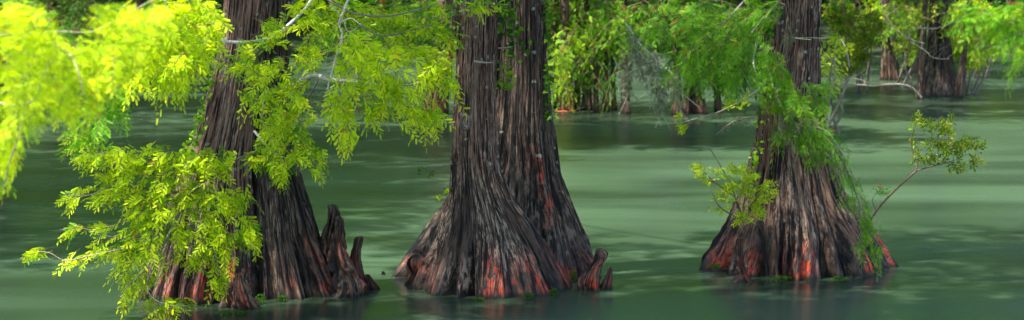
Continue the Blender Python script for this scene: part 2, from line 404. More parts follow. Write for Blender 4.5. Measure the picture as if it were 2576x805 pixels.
trunk('trunk', T2, [(-60, 1163, 1249), (0, 1160, 1249), (100, 1154, 1248), (200, 1148, 1246), (300, 1141, 1249), (400, 1136, 1256), (450, 1135, 1268), (500, 1129, 1292), (560, 1112, 1338), (640, 1082, 1388), (700, 1060, 1422), (730, 1050, 1436)],
      25.45, 7.0, (.02, 0), flute=.16, nf=11, seed=8, pale=.9, warm=lambda z: .8 * sstep(.9, 1.9, z), redh=.34, red=1.)
trunk('trunk', T2, [(-60, 1246, 1369), (0, 1242, 1371), (100, 1238, 1373), (200, 1228, 1378), (300, 1212, 1387), (400, 1190, 1402), (450, 1160, 1412), (500, 1132, 1428), (560, 1090, 1450), (620, 1050, 1474), (660, 1025, 1488), (692, 1004, 1500)],
      26.45, 8.0, (.08, 0), flute=.16, nf=12, seed=14, pale=.4, warm=lambda z: .12 * sstep(.8, 2.2, z), redh=.22, red=.8, redfn=red_b)
T3 = empty('cypress_tree', (3.3, 26.9, 0), 'rightmost big cypress, a single stem over a broad skirt of red-streaked flutes', 'tree')
trunk('trunk', T3, [(-60, 1952, 2068), (0, 1950, 2065), (100, 1948, 2062), (200, 1925, 2061), (260, 1917, 2063), (300, 1911, 2070), (350, 1903, 2079), (400, 1892, 2091), (450, 1877, 2106), (500, 1858, 2127), (550, 1835, 2162), (600, 1806, 2200), (640, 1782, 2222), (680, 1765, 2240)],
      26.95, 7.5, (.12, 0), flute=.20, nf=15, seed=21, pale=.75, warm=lambda z: .45 * sstep(.25, .9, z), redh=.30, red=1., fine=.017)

# ------------------------------------------------------------------ knees
def knee(rows, Y, label, seed, parent=None, name='cypress_knee', red=.8, pale=.5, flute=.42, nf=4, flat=1., group=None, **kw):
    v0, a, b = rows[0]; rows = [(v0 - 4, (a + b) / 2 - .6, (a + b) / 2 + .6), (v0 - 3, a + (b - a) * .2, b - (b - a) * .2), (v0 - 1, a + (b - a) * .06, b - (b - a) * .06)] + rows
    o = trunk(name, parent, rows, Y, None, flute=flute, nf=nf, seed=seed, na=120, nz=110, red=red, pale=pale, redh=.5, zs=7, br=.13, lump=.6, fine=.016, flat=flat, twist=.6, bot=-.12, **kw)
    if not parent: tag(o, label, 'root knee', group)
    return o
KG = 'cypress knees rising from the water'
knee([(518, 820, 842), (532, 818, 845), (552, 816, 848), (575, 813, 852), (610, 816, 856), (650, 820, 866), (700, 824, 884), (722, 822, 890)], 25.1, 'tall pale-tipped root knee, highest of those right of the leftmost cypress', 31, group=KG)
knee([(546, 839, 854), (565, 837, 859), (600, 838, 868), (640, 840, 880), (700, 840, 902), (722, 838, 910)], 24.95, 'dark root knee leaning against the tall pale-tipped one', 32, group=KG, red=1.)
knee([(599, 890, 912), (618, 889, 913), (650, 887, 914), (690, 882, 920), (720, 879, 925)], 25.45, 'slender reddish root knee with a blunt round top right of the leftmost cypress', 33, group=KG, red=1., warm=lambda z: .4)
knee([(694, 926, 933), (704, 925, 937), (718, 922, 941), (730, 920, 943)], 25.35, 'stubby black root knee barely above water left of the open gap', 34, group=KG)
knee([(686, 965, 971), (692, 963, 974), (698, 961, 976)], 26.45, 'tiny dark knob poking out of the water midway between left and middle cypresses', 35, group=KG, red=.2)
knee([(629, 1496, 1513), (638, 1490, 1521), (655, 1486, 1518), (668, 1478, 1508), (690, 1467, 1510), (715, 1460, 1516), (724, 1458, 1518)], 25.4, 'gnarled red-brown knobbed knee against the right foot of the middle cypress', 36, group=KG, red=1., flute=.5, warm=lambda z: .5)
knee([(677, 1527, 1533), (690, 1523, 1536), (710, 1518, 1538), (722, 1514, 1539)], 25.45, 'small pointed red knee right of the gnarled knobbed one', 37, group=KG, red=1., warm=lambda z: .5)
knee([(643, 1040, 1068), (652, 1026, 1076), (672, 1018, 1080), (700, 1016, 1082), (718, 1012, 1084)], 25.7, 'rounded ribbed root knob at the left foot of the middle cypress', 38, group=KG, flute=.4, pale=.2)
knee([(690, 1858, 1872), (640, 1856, 1872), (600, 1854, 1874)][::-1] + [(697, 1846, 1880)], 25.95, 'narrow dark knee standing against the left side of the rightmost cypress base', 39, group=KG, flute=.4, pale=.4, red=.6)
knee([(690, 598, 614), (708, 594, 624), (735, 590, 634), (765, 586, 642), (785, 584, 648)], 24.1, 'brown wrinkled root knob in front of the leftmost cypress', 40, group=KG, warm=lambda z: .25, pale=.6, flute=.45, red=.5)
knee([(716, 566, 582), (735, 560, 592), (770, 554, 600), (785, 550, 602)], 24.2, 'low root knob touching the left of the brown wrinkled one', 41, group=KG, warm=lambda z: .4, pale=.7, red=.2)

# moss cushions at the waterline
def cushion(u, v, w, h, Y, parent):
    mb = MB(); c = at(u, v, Y); s = px(Y)
    grow(mb, None, c, (w * s, w * s * .6, h * s), 90, .02, .018, T_FAR, 'deep', spread=1.2, k=5, droop=.1)
    mb.build('moss_cushion', M_LEAF, parent)
for a in ((570, 785, 26, 10, 23.75), (655, 752, 14, 16, 24.4), (708, 752, 14, 14, 24.55), (605, 790, 18, 8, 23.7)): cushion(*a, T1)
for a in ((1392, 735, 14, 12, 24.95), (1330, 742, 14, 8, 24.7), (1443, 692, 8, 16, 25.5), (1205, 752, 12, 5, 24.6)): cushion(*a, T2)
for a in ((1962, 698, 30, 6, 25.95), (2110, 700, 20, 5, 25.95), (1800, 668, 14, 5, 26.3)): cushion(*a, T3)

# ================================================================== foliage of the big trees
class Bough:
    """a bough part with its foliage sub-part"""
    def __init__(s): s.l, s.w, s.m = MB(), MB(), []
    def limb(s, pts, r0, r1, col=(.17, .14, .12), **k):
        m = MB(); s.m.append(m); tube(m, [at(*p) for p in pts], r0, r1, col, **k)
    def blobs(s, *a, **k): blobs(s.l, s.w, *a, **k)
    def done(s, parent, name='branch'):
        w = s.m[0].build(name, M_TWIG, parent); s.l.build('foliage', M_LEAF, w, smooth=False); s.w.build('twigs', M_TWIG, w)['kind'] = 'stuff'
        for m in s.m[1:]: m.build(name, M_TWIG, parent)
        return w
PALE = (.42, .39, .34)

# lower left boughs in front of the left tree
b = Bough()
b.limb([(640, 385, 24.3), (600, 400, 23.6), (520, 420, 23.2), (430, 440, 23), (330, 430, 22.9), (230, 400, 22.9)], .022, .006)
b.limb([(560, 425, 23.3), (480, 475, 23), (400, 485, 22.9), (310, 460, 22.9), (230, 490, 22.9), (165, 492, 22.9)], .016, .004)
b.limb([(500, 470, 23), (450, 540, 22.8), (380, 585, 22.8), (300, 600, 22.8), (210, 575, 22.8), (150, 578, 22.8)], .016, .003)
b.limb([(400, 590, 22.8), (330, 620, 22.7), (240, 640, 22.7), (165, 655, 22.7), (125, 636, 22.7), (80, 632, 22.7)], .010, .003, (.3, .22, .17))
b.limb([(450, 540, 22.8), (400, 640, 22.6), (370, 720, 22.5), (400, 760, 22.5), (470, 770, 22.5)], .014, .004)
b.limb([(400, 650, 22.6), (340, 700, 22.5), (300, 745, 22.5)], .008, .003)
b.limb([(560, 425, 23.3), (600, 500, 23), (590, 570, 22.9), (640, 600, 22.9)], .012, .004)
b.limb([(500, 560, 22.9), (540, 640, 22.8), (555, 700, 22.8)], .010, .003)
K = dict(droop=.45, wr=.0032, tip=.6)
L = [(200, 350, 35, 20, -.6, -.1), (255, 385, 80, 26, -.8, 0), (330, 400, 80, 35, -.7, .1), (400, 385, 50, 30, -.4, -.2), (300, 425, 70, 20, -.6, .1),
     (470, 415, 70, 40, -.3, .1), (550, 410, 50, 35, .1, .1), (190, 492, 38, 14, -1, 0), (260, 480, 55, 28, -.8, .1), (350, 478, 70, 36, -.6, .2),
     (440, 480, 70, 42, -.4, .3), (520, 510, 70, 45, 0, .3), (590, 500, 50, 35, .5, .2), (630, 565, 28, 35, .5, .4), (570, 590, 55, 35, .2, .4), (635, 605, 25, 18, .6, .2),
     (490, 580, 60, 40, -.2, .3), (410, 560, 60, 40, -.4, .3), (350, 540, 40, 30, -.5, .4), (330, 590, 55, 26, -.7, .3), (255, 575, 40, 12, -.9, 0), (175, 577, 32, 12, -1, 0),
     (260, 628, 45, 20, -.8, .2), (190, 648, 30, 12, -.8, .2), (100, 634, 22, 8, -1, 0), (320, 640, 45, 35, -.5, .5), (380, 640, 45, 40, -.2, .5),
     (350, 700, 45, 35, -.3, .5), (320, 745, 32, 22, -.5, .3), (385, 765, 45, 18, .2, .3), (450, 755, 45, 14, .8, .1), (410, 790, 28, 8, .2, .3),
     (545, 690, 26, 36, .2, .7), (480, 645, 50, 28, .1, .5), (560, 640, 35, 25, .3, .4), (500, 400, 60, 30, -.2, -.2)]
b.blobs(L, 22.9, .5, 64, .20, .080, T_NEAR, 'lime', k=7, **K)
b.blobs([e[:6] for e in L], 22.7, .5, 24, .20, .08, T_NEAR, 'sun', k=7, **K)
b.blobs([e[:6] for e in L[:26]], 23.3, .4, 40, .2, .08, T_NEAR, 'green', k=6, **K)  # greener copy behind paints the shade inside the bough
b.done(T1)

# left tree, boughs reaching right, sunlit
b = Bough()
b.limb([(735, 215, 24.6), (790, 190, 23.6), (830, 200, 23), (900, 205, 22.5), (1000, 215, 22.2), (1110, 200, 22)], .03, .006, PALE)
b.limb([(500, 104, 24.0), (555, 104, 24.0), (620, 106, 24.0), (690, 90, 24.2), (770, 20, 24.3), (800, -40, 24.4)], .018, .02, PALE)
b.limb([(700, 380, 24.3), (660, 300, 23.7), (668, 220, 23.6), (640, 170, 23.6)], .012, .004, PALE)
b.limb([(640, 330, 23.7), (690, 385, 23.4), (740, 400, 23.3)], .014, .004, PALE)
b.limb([(740, 300, 24.), (780, 240, 23.4), (800, 200, 23.2)], .012, .008)
b.limb([(770, 262, 23.6), (840, 250, 23.2), (880, 245, 23)], .01, .004)
b.limb([(820, 165, 23.2), (900, 140, 22.8), (980, 120, 22.6)], .01, .005, (.35, .27, .2))
b.limb([(900, 60, 23), (960, 90, 22.8), (1040, 75, 22.6), (1090, 60, 22.6)], .010, .004)
b.limb([(900, 205, 22.6), (870, 260, 22.5), (855, 330, 22.4)], .008, .003)
L = [(620, 125, 45, 30, -.5, 0), (590, 165, 45, 22, -.7, .1), (660, 190, 45, 35, -.2, .2), (640, 245, 35, 35, 0, .5), (700, 265, 50, 45, 0, .4), (690, 330, 50, 40, 0, .4),
     (740, 310, 50, 45, .1, .4), (740, 230, 50, 45, 0, .2), (720, 160, 55, 35, 0, 0), (700, 385, 55, 35, .1, .3), (700, 430, 28, 26, 0, .8), (800, 405, 22, 35, .2, .8), (760, 370, 45, 28, .1, .4),
     (650, 390, 40, 25, -.4, .1), (780, 120, 50, 40, 0, 0), (800, 60, 55, 45, 0, 0), (690, 80, 40, 40, 0, .1)]
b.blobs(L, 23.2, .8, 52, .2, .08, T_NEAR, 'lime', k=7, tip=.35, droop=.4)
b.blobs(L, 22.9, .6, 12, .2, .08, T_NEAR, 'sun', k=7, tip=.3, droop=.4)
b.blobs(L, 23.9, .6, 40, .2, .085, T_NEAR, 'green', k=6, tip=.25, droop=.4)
b.done(T1)
b = Bough()
b.limb([(880, 240, 22.8), (940, 225, 22), (1040, 230, 21.5), (1120, 215, 21.3)], .012, .005)
L = [(850, 290, 28, 45, 0, .8), (865, 340, 24, 30, 0, .9), (850, 245, 45, 25, .2, .5), (900, 215, 50, 35, .3, .3), (950, 195, 55, 40, .5, .2), (955, 255, 40, 25, .4, .5), (945, 285, 24, 25, .2, .8),
     (1010, 215, 55, 35, .6, .2), (1060, 195, 50, 38, .7, .2), (1115, 200, 42, 35, .7, .2), (1020, 265, 45, 28, .5, .5), (1065, 295, 40, 28, .5, .5), (1095, 280, 35, 20, .6, .4), (1050, 315, 28, 14, .3, .6),
     (900, 155, 50, 35, .4, .1), (970, 140, 55, 35, .5, .1), (1050, 135, 50, 35, .6, .1), (1090, 160, 40, 30, .6, .1), (880, 110, 50, 35, .2, 0)]
b.blobs(L, 21.8, .9, 55, .21, .09, T_NEAR, 'lime', k=7, tip=.7, droop=.45)
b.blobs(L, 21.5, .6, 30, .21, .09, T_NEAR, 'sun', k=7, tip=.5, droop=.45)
b.done(T1)
b = Bough()
b.limb([(800, -20, 23), (880, 30, 22.6), (980, 40, 22.4), (1100, 10, 22.2)], .014, .006)
L = [(860, 20, 70, 35, 0, 0), (950, 40, 70, 40, .2, 0), (1040, 50, 60, 40, .3, 0), (1110, 30, 50, 40, .4, 0), (1120, 90, 40, 30, .3, .2), (1000, 95, 60, 30, .2, .1), (780, 10, 50, 30, 0, 0), (1170, 10, 40, 16, .5, 0), (1240, 8, 50, 14, .3, .2)]
b.blobs(L, 23, .8, 50, .22, .095, T_NEAR, 'lime', k=7, tip=.3, droop=.35)
b.blobs(L, 25, 1.2, 40, .25, .10, T_NEAR, 'green', k=6, tip=.2, droop=.35)
b.done(T1)
# a dead twig caught in the branches
mb = MB()
for P, r in (([(885, -20, 22), (868, 20, 22), (852, 60, 22), (862, 90, 22), (845, 140, 22), (828, 210, 22), (822, 232, 22)], .011), ([(852, 60, 22), (880, 45, 21.95), (908, 62, 21.9)], .008), ([(858, 40, 22), (875, 80, 22), (900, 70, 22)], .005),
             ([(862, 95, 22), (880, 88, 22)], .006), ([(830, 15, 22), (850, 30, 22), (862, 60, 22)], .006)):
    for q in range(3 if r > .01 else 1): tube(mb, [at(p[0] + 4 * (rng.random() - .5), p[1], p[2]) for p in P], r / (1 + q), r * .4, (.48, .40, .32), wob=.01)
tag(mb.build('dead_branch', M_TWIG), 'bleached dead twig snagged upright in the foliage between left and middle cypresses', 'branch')

# near bough coming in from the left, close to the camera
NB = empty('overhanging_bough', at(-120, 150, 12.5), 'glowing yellow-green bough filling the upper left corner, nearest to the viewer', 'branch')
b = Bough()
b.limb([(-160, 60, 12.5), (60, 90, 12.6), (165, 130, 12.6), (195, 175, 12.5), (210, 240, 12.5)], .009, .003, (.4, .33, .22))
b.limb([(-160, 200, 12.6), (20, 265, 12.5), (85, 250, 12.5), (100, 215, 12.5), (125, 150, 12.6)], .007, .003, (.4, .33, .22))
b.limb([(-160, 100, 12.9), (120, 80, 12.8), (230, 80, 12.9), (310, 40, 12.9), (420, -20, 13)], .006, .003, (.4, .33, .22))
b.limb([(60, 250, 12.5), (50, 330, 12.4), (20, 420, 12.4), (10, 470, 12.4)], .006, .002)
L = [(30, 70, 80, 50, .3, 0), (100, 95, 90, 50, .5, .1), (60, 160, 90, 60, .5, .1), (160, 150, 80, 50, .6, .1), (240, 120, 80, 45, .6, 0), (310, 70, 80, 45, .6, 0), (380, 40, 80, 40, .6, 0), (290, 30, 60, 30, .5, -.2),
     (200, 210, 70, 45, .5, .3), (120, 240, 80, 50, .4, .3), (40, 240, 70, 50, .3, .2), (190, 275, 60, 30, .5, .4), (250, 200, 55, 45, .5, .4), (50, 300, 50, 35, 0, .6), (30, 345, 40, 40, -.2, .8), (15, 400, 35, 40, -.2, .9), (8, 445, 25, 28, -.2, 1), (300, 160, 60, 45, .5, .3),
     (20, 20, 60, 40, .3, 0), (90, 35, 40, 25, .3, 0), (340, 110, 70, 45, .5, .2)]
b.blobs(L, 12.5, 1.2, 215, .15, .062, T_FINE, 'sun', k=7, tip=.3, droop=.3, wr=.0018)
b.blobs(L, 13.4, .5, 110, .16, .065, T_FINE, 'green', k=6, tip=.4, droop=.3, wr=.0018)
b.done(NB)
NB2 = empty('overhanging_bough', at(380, -80, 17), 'sunlit yellow-green bough reaching toward the upper part of the leftmost cypress trunk', 'branch')
b = Bough()
b.limb([(380, -80, 17), (420, 20, 17), (400, 95, 17), (352, 112, 17)], .012, .005, PALE)
b.limb([(352, 85, 17), (355, 130, 17), (372, 165, 17), (398, 192, 17)], .009, .003, PALE)
b.limb([(420, 20, 17), (480, 60, 17), (540, 60, 17)], .009, .003)
b.limb([(300, 140, 17), (290, 230, 17), (260, 260, 17)], .007, .003)
L = [(430, 20, 60, 30, .2, 0), (500, 25, 55, 28, .5, 0), (535, 55, 32, 28, .5, .1), (450, 75, 70, 38, .4, .1), (510, 95, 45, 26, .5, .2), (400, 115, 60, 40, .3, .2), (450, 140, 55, 38, .4, .4), (420, 185, 50, 26, .3, .7), (430, 212, 30, 18, .2, .9),
     (355, 150, 50, 38, .1, .4), (340, 195, 34, 26, 0, .6), (360, 60, 60, 40, 0, 0), (480, 150, 40, 30, .5, .4)]
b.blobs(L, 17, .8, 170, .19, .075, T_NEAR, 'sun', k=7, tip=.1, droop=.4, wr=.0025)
b.blobs(L, 17.8, .5, 110, .19, .085, T_NEAR, 'lime', k=7, tip=.3, droop=.4, wr=.0025)
L = [(290, 240, 45, 30, .4, .4), (260, 280, 45, 28, .3, .5), (220, 300, 40, 30, 0, .6), (225, 345, 38, 28, -.2, .5), (190, 350, 25, 14, -.6, 0), (310, 215, 30, 30, .3, .6)]
b.blobs(L, 17.5, .6, 110, .18, .08, T_NEAR, 'green', k=7, tip=.4, droop=.4, wr=.0025)
b.done(NB2)

# right tree: upper foliage and the long drape
b = Bough()
b.limb([(1960, 60, 26.6), (1900, 40, 26), (1840, 80, 25.6), (1790, 150, 25.4)], .02, .006)
b.limb([(1930, 175, 26), (1950, 220, 25.7), (1972, 280, 25.5), (2040, 320, 25.4), (2090, 360, 25.4), (2130, 430, 25.4), (2165, 520, 25.4), (2205, 620, 25.4)], .022, .004)
b.limb([(1972, 250, 25.6), (2010, 330, 25.4), (2035, 390, 25.3)], .01, .003, PALE)
b.limb([(2040, 320, 25.4), (2080, 330, 25.3), (2130, 400, 25.3)], .008, .003, PALE)
b.limb([(1910, 90, 26), (1895, 150, 25.8), (1905, 190, 25.7), (1925, 230, 25.6)], .012, .006, PALE)
L = [(1950, 205, 45, 38, .2, .5), (1990, 215, 50, 45, .3, .4), (2030, 250, 45, 45, .4, .4), (1985, 265, 45, 35, .3, .5), (2040, 310, 40, 35, .4, .6), (2060, 260, 26, 30, .5, .5), (2015, 350, 32, 35, .2, .8), (2040, 390, 22, 26, .1, 1),
     (2075, 340, 30, 26, .5, .7), (2105, 390, 24, 35, .4, .9), (2130, 440, 22, 38, .3, 1), (2150, 495, 22, 40, .3, 1), (2180, 545, 24, 38, .2, 1), (2195, 580, 20, 32, .1, 1), (2205, 625, 10, 22, 0, 1.1), (1940, 160, 40, 30, 0, .4), (2075, 220, 20, 26, .5, .3), (2165, 610, 10, 20, 0, 1)]
b.blobs(L, 25.5, .7, 60, .22, .10, T_FINE, 'green', k=7, tip=.35, droop=.5)
b.blobs([(1985, 300, 34, 34, .3, .8), (2030, 300, 34, 30, .5, .6), (2075, 350, 26, 30, .5, .8), (2120, 420, 20, 40, .3, 1), (2160, 510, 16, 40, .2, 1)], 25.3, .2, 90, .14, .06, T_MOSSY, 'moss', k=5, tip=.2)
b.blobs([(2060, 400, 22, 30, .3, .8), (2100, 350, 30, 26, .6, .6), (1950, 330, 26, 40, .1, 1), (2210, 600, 16, 40, 0, 1.2)], 25.3, .3, 26, .2, .09, T_FINE, 'green', k=7, tip=.3, droop=.7)
b.done(T3)
b = Bough()
b.limb([(1900, -30, 26), (1820, 60, 25), (1740, 130, 24.8), (1690, 200, 24.8)], .016, .004)
b.limb([(1980, -20, 26), (1900, 70, 25.3), (1850, 150, 25), (1830, 210, 25)], .014, .004)
L = [(1930, 30, 50, 45, -.2, .3), (1870, 50, 60, 50, -.4, .3), (1800, 60, 60, 45, -.5, .3), (1740, 90, 55, 42, -.5, .4), (1880, 110, 50, 45, -.2, .5), (1820, 130, 55, 45, -.3, .5), (1760, 160, 50, 42, -.4, .5), (1710, 170, 40, 35, -.5, .6),
     (1900, 170, 40, 38, 0, .7), (1850, 190, 45, 38, 0, .7), (1790, 185, 45, 26, -.2, .7), (1740, 165, 35, 22, -.2, .8), (1780, 20, 60, 30, -.4, .1), (1715, 40, 45, 26, -.4, .2), (1850, 205, 24, 14, 0, .9), (1650, 60, 40, 30, -.5, .4)]
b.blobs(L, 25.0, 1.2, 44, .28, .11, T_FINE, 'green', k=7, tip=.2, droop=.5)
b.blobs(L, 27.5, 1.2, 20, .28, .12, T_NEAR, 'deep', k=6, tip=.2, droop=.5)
b.done(T3)
b = Bough()                                                       # lichen covered twig low on the left of the right tree
b.limb([(1925, 210, 26.5), (1900, 232, 26.2), (1850, 262, 26), (1800, 285, 26), (1755, 298, 26), (1700, 312, 26)], .016, .006, (.32, .34, .22))
b.limb([(1905, 292, 26), (1860, 300, 26), (1830, 315, 26), (1800, 340, 26)], .008, .003, (.32, .34, .22))
b.limb([(2040, 100, 26.3), (1990, 95, 26.2), (2085, 96, 26)], .006, .003, (.30, .30, .20))
b.blobs([(1845, 260, 22, 9, -.6, -.3), (1700, 292, 14, 10, -.6, -.2), (1715, 318, 26, 6, -1, 0), (1880, 245, 14, 8, -.5, -.4)], 26, .2, 120, .14, .09, T_NEAR, 'lime', k=6, tip=.3)
blobs(b.l, b.w, [(1740, 302, 28, 8, -1, 0), (1790, 288, 26, 7, -1, 0), (1860, 302, 26, 6, -1, 0), (1825, 316, 14, 10, -.6, .5), (1985, 90, 16, 22, 0, 1), (2055, 98, 14, 6, 1, 0), (1990, 300, 28, 30, .4, .8), (1960, 330, 18, 20, 0, 1), (2010, 370, 14, 22, 0, 1)],
      26, .3, 240, .08, .05, T_MOSSY, 'moss', k=5, tip=.2)
b.done(T3)
b = Bough()                                                       # shoots at the left side of its base
for P in ([(1870, 560, 25.6), (1850, 500, 25.5), (1800, 460, 25.4), (1765, 425, 25.4), (1760, 390, 25.4)], [(1860, 540, 25.6), (1840, 470, 25.5), (1790, 380, 25.5), (1775, 375, 25.5)],
          [(1865, 550, 25.5), (1880, 460, 25.5), (1895, 380, 25.5), (1903, 335, 25.5)], [(1850, 545, 25.5), (1810, 520, 25.4), (1790, 480, 25.4)], [(1800, 460, 25.4), (1770, 448, 25.4), (1745, 435, 25.4)],
          [(1880, 530, 25.4), (1910, 490, 25.3), (1945, 465, 25.3)]): b.limb(P, .009, .003, (.12, .09, .07))
L = [(1915, 480, 36, 24, .8, -.4), (1890, 520, 40, 28, .4, .2), (1870, 545, 28, 22, 0, .5), (1935, 465, 16, 12, .8, -.4), (1850, 460, 28, 40, -.1, -.5), (1820, 490, 28, 24, -.5, -.1), (1840, 430, 24, 22, -.2, -.6), (1790, 440, 32, 22, -.6, -.5), (1762, 425, 20, 26, -.4, -.6),
     (1815, 525, 20, 12, -.6, -.2), (1880, 430, 18, 40, .1, -.8)]
b.blobs(L, 25.4, .3, 150, .13, .062, T_NEAR, 'lime', k=6, tip=.3, droop=.2, wr=.002)
b.done(T3)

# vines and small leaves on trunks
def vine(pts, label, n, size, pal='green', w=.04):
    V = empty('climbing_vine', at(*pts[0]), label, 'vine', 'vines climbing the cypress trunks')
    wb, lb = MB(), MB(); Q = tube(wb, [at(*p) for p in pts], .005, .003, (.2, .16, .1), wob=.02)
    m = len(Q); idx = rng.integers(0, m, n); P = Q[idx] + rng.normal(size=(n, 3)) * w * np.array([1, .3, 1]) + np.array([0, -.03, 0])
    a, b_, c = [np.array(x) for x in PAL[pal]]; q = rng.random((n, 1))
    k = 6; ang = np.linspace(0, 2 * math.pi, 8, endpoint=False)
    tm = (np.array([(0, 0, 0), (.35, .38, .05), (1, 0, -.1), (.35, -.38, .05)]), np.array([(0, 1, 2, 3)]))
    place(lb, tm, P, rng.normal(size=(n, 3)) + np.array([0, -.2, -.5]), rng.normal(size=(n, 3)) * .5 + np.array([-.2, -1, .5]), size * (.6 + .7 * rng.random(n)), a + (c - a) * q)
    wb.build('stem', M_TWIG, V); lb.build('leaves', M_BROAD, V, smooth=False)
vine([(470, 400, 24.4), (480, 360, 24.5), (500, 310, 24.6), (508, 270, 24.65), (520, 225, 24.7), (540, 180, 24.8)], 'leafy vine climbing the left edge of the leftmost cypress', 150, .06, 'green', .03)
vine([(1300, 110, 25.7), (1278, 60, 25.65), (1275, 20, 25.6), (1285, -20, 25.6)], 'dark green ivy near the top of the rear stem of the middle cypress', 130, .075, 'deep', .07)
vine([(1290, 145, 25.75), (1272, 165, 25.7), (1280, 195, 25.7), (1262, 215, 25.7)], 'small patch of ivy halfway up between the two middle stems', 60, .06, 'green', .05)
vine([(1378, 300, 26.3), (1381, 220, 26.3), (1378, 120, 26.3), (1374, 40, 26.4), (1372, -20, 26.4)], 'thin ivy running up the right edge of the middle cypress', 110, .075, 'deep', .02)
vine([(1888, 500, 26.3), (1898, 430, 26.3), (1905, 370, 26.4), (1915, 300, 26.5), (1922, 240, 26.5)], 'pale green vine on the left edge of the rightmost cypress', 90, .055, 'green', .03)
vine([(1128, 470, 25.1), (1118, 480, 25.1), (1105, 500, 25.3), (1100, 495, 25.4)], 'tiny sprig of vine in the notch at the left shoulder of the middle cypress', 12, .05, 'lime', .02)
sp = empty('leafy_twig', at(1136, 418, 25), 'short leafy twig poking left from the middle cypress stem over the water', 'twig')
wb, lb = MB(), MB(); tube(wb, [at(1140, 412, 25), at(1110, 420, 24.9), at(1060, 422, 24.8)], .006, .003)
blobs(lb, wb, [(1088, 430, 12, 8, -1, .2), (1062, 424, 8, 6, -1, 0)], 24.8, .1, 200, .08, .07, T_BROAD, 'deep', k=3); wb.build('stem', M_TWIG, sp); lb.build('leaves', M_BROAD, sp, smooth=False)
mb = MB(); tube(mb, [at(1195, 155, 24.9), at(1225, 158, 24.6), at(1240, 157, 24.5)], .016, .004, (.28, .24, .19)); o = mb.build('snag_stub', M_TWIG, T2)
mb = MB(); tube(mb, [at(1240, 118, 25.6), at(1262, 122, 25.3), at(1292, 117, 25.2)], .02, .004, (.15, .12, .10)); o = mb.build('snag_stub', M_TWIG, T2)
# knot on the front stem
mb = MB(); th = np.linspace(0, 6.283, 25); c = at(1171, 308, 24.98)
tube(mb, [c + np.array([.045 * math.cos(t), -.0, .075 * math.sin(t)]) for t in th], .02, .02, (.10, .085, .07), sub=1, n=8); mb.build('knot', M_TWIG, T2)

# broad leaved sapling on the right
SP = empty('sapling', at(2195, 540, 26.0), 'thin bent sapling with broad olive leaves leaning out right of the rightmost cypress', 'sapling')
wb, lb = MB(), MB()
tube(wb, [at(2165, 600, 26.2), at(2205, 530, 26.), at(2250, 480, 25.9), (at(2305, 430, 25.8))], .013, .011, (.16, .09, .075))
tube(wb, [at(2305, 430, 25.8), at(2305, 405, 25.8), at(2292, 365, 25.8), at(2300, 320, 25.8)], .009, .003, (.16, .09, .075))
tube(wb, [at(2305, 430, 25.8), at(2345, 418, 25.8), at(2395, 405, 25.7), at(2440, 385, 25.7)], .009, .003, (.16, .09, .075))
tube(wb, [at(2380, 408, 25.8), at(2405, 420, 25.7)], .005, .003); tube(wb, [at(2305, 405, 25.8), at(2350, 370, 25.7), at(2370, 320, 25.7)], .007, .003)
tube(wb, [at(2205, 530, 26), at(2195, 500, 25.9), at(2225, 465, 25.9)], .005, .003)
L = [(2310, 325, 24, 20, -.2, -.8), (2365, 330, 40, 28, .2, -.8), (2345, 365, 45, 24, .3, -.3), (2325, 395, 36, 16, .4, -.2), (2400, 380, 40, 24, .6, -.3), (2440, 370, 26, 26, .7, -.4), (2400, 415, 34, 14, .6, .3), (2450, 400, 14, 14, .8, 0)]
blobs(lb, wb, L, 25.75, .3, 50, .16, .135, T_BROAD, 'olive', k=5, tip=.5, droop=.1, wr=.0025)
blobs(lb, wb, [(2215, 480, 15, 16, .2, -.6)], 25.9, .1, 160, .1, .075, T_BROAD, 'green', k=4, tip=.1, droop=.1, wr=.002)
wb.build('stem', M_TWIG, SP); lb.build('leaves', M_BROAD, SP, smooth=False)

# ================================================================== background trees standing in the water
def slim(parent, u0, u1, vtop, Y, wt, wb_, seed, red=.5, warm=.2, pale=.4, ztop=None, flute=.2, uo=0, na=72, nz=90):
    """slim flared trunk from pixel (u0, base) to (u1, vtop)"""
    vb = VH + FPX * CAMH / Y * 1.0; rows = []
    for t in np.linspace(0, 1, 8):
        v = vtop + (vb + 4 - vtop) * t; u = u1 + (u0 - u1) * t + uo * math.sin(math.pi * t); w = wt + (wb_ - wt) * t ** 2.6; rows.append((v, u - w / 2, u + w / 2))
    return trunk('trunk', parent, rows, Y, ztop, ((u1 - u0) / max(60, vb - vtop), 0), flute=flute, nf=6, seed=seed, na=na, nz=nz, red=red, pale=pale, redh=.3, warm=lambda z: warm + 0 * z, fine=.012, flat=1., br=.25)
BGG = 'cypress trees standing in the far shallows'
def bgtree(label, stems, blobl, Y, pal='green', upper=(), dens=14, tl=.5, sl=.17, group=BGG, tmpl=T_MID, leafname='crown', second=True):
    c = stems[0]; t = empty('cypress_tree', (at(c[0], 300, Y)[0], Y, 0), label, 'tree', group)
    for i, q in enumerate(stems): slim(t, *q[:3], Y + (q[6] if len(q) > 6 else 0), q[3], q[4], 60 + i + int(c[0]), ztop=q[5], **(q[7] if len(q) > 7 else {}))
    lb, wb = MB(), MB()
    blobs(lb, wb, blobl, Y - .6, 2.2, dens, tl, sl, tmpl, pal, k=7, wr=.007, tip=.35, droop=.45)
    if second: blobs(lb, wb, blobl, Y + 1.2, 1.5, dens * .5, tl, sl, tmpl, 'deep' if pal != 'dark' else 'dark', k=6, wr=.007, tip=.1, droop=.45)
    for (x, y, z, rx, ry, rz, n) in upper: grow(lb, wb, (x, y, z), (rx, ry, rz), n, .8, .34, T_FAR, pal, k=7, wr=.01)
    wb.build('twigs', M_TWIG, t)['kind'] = 'stuff'; lb.build(leafname, M_LEAF, t, smooth=False); return t
D_ = dict
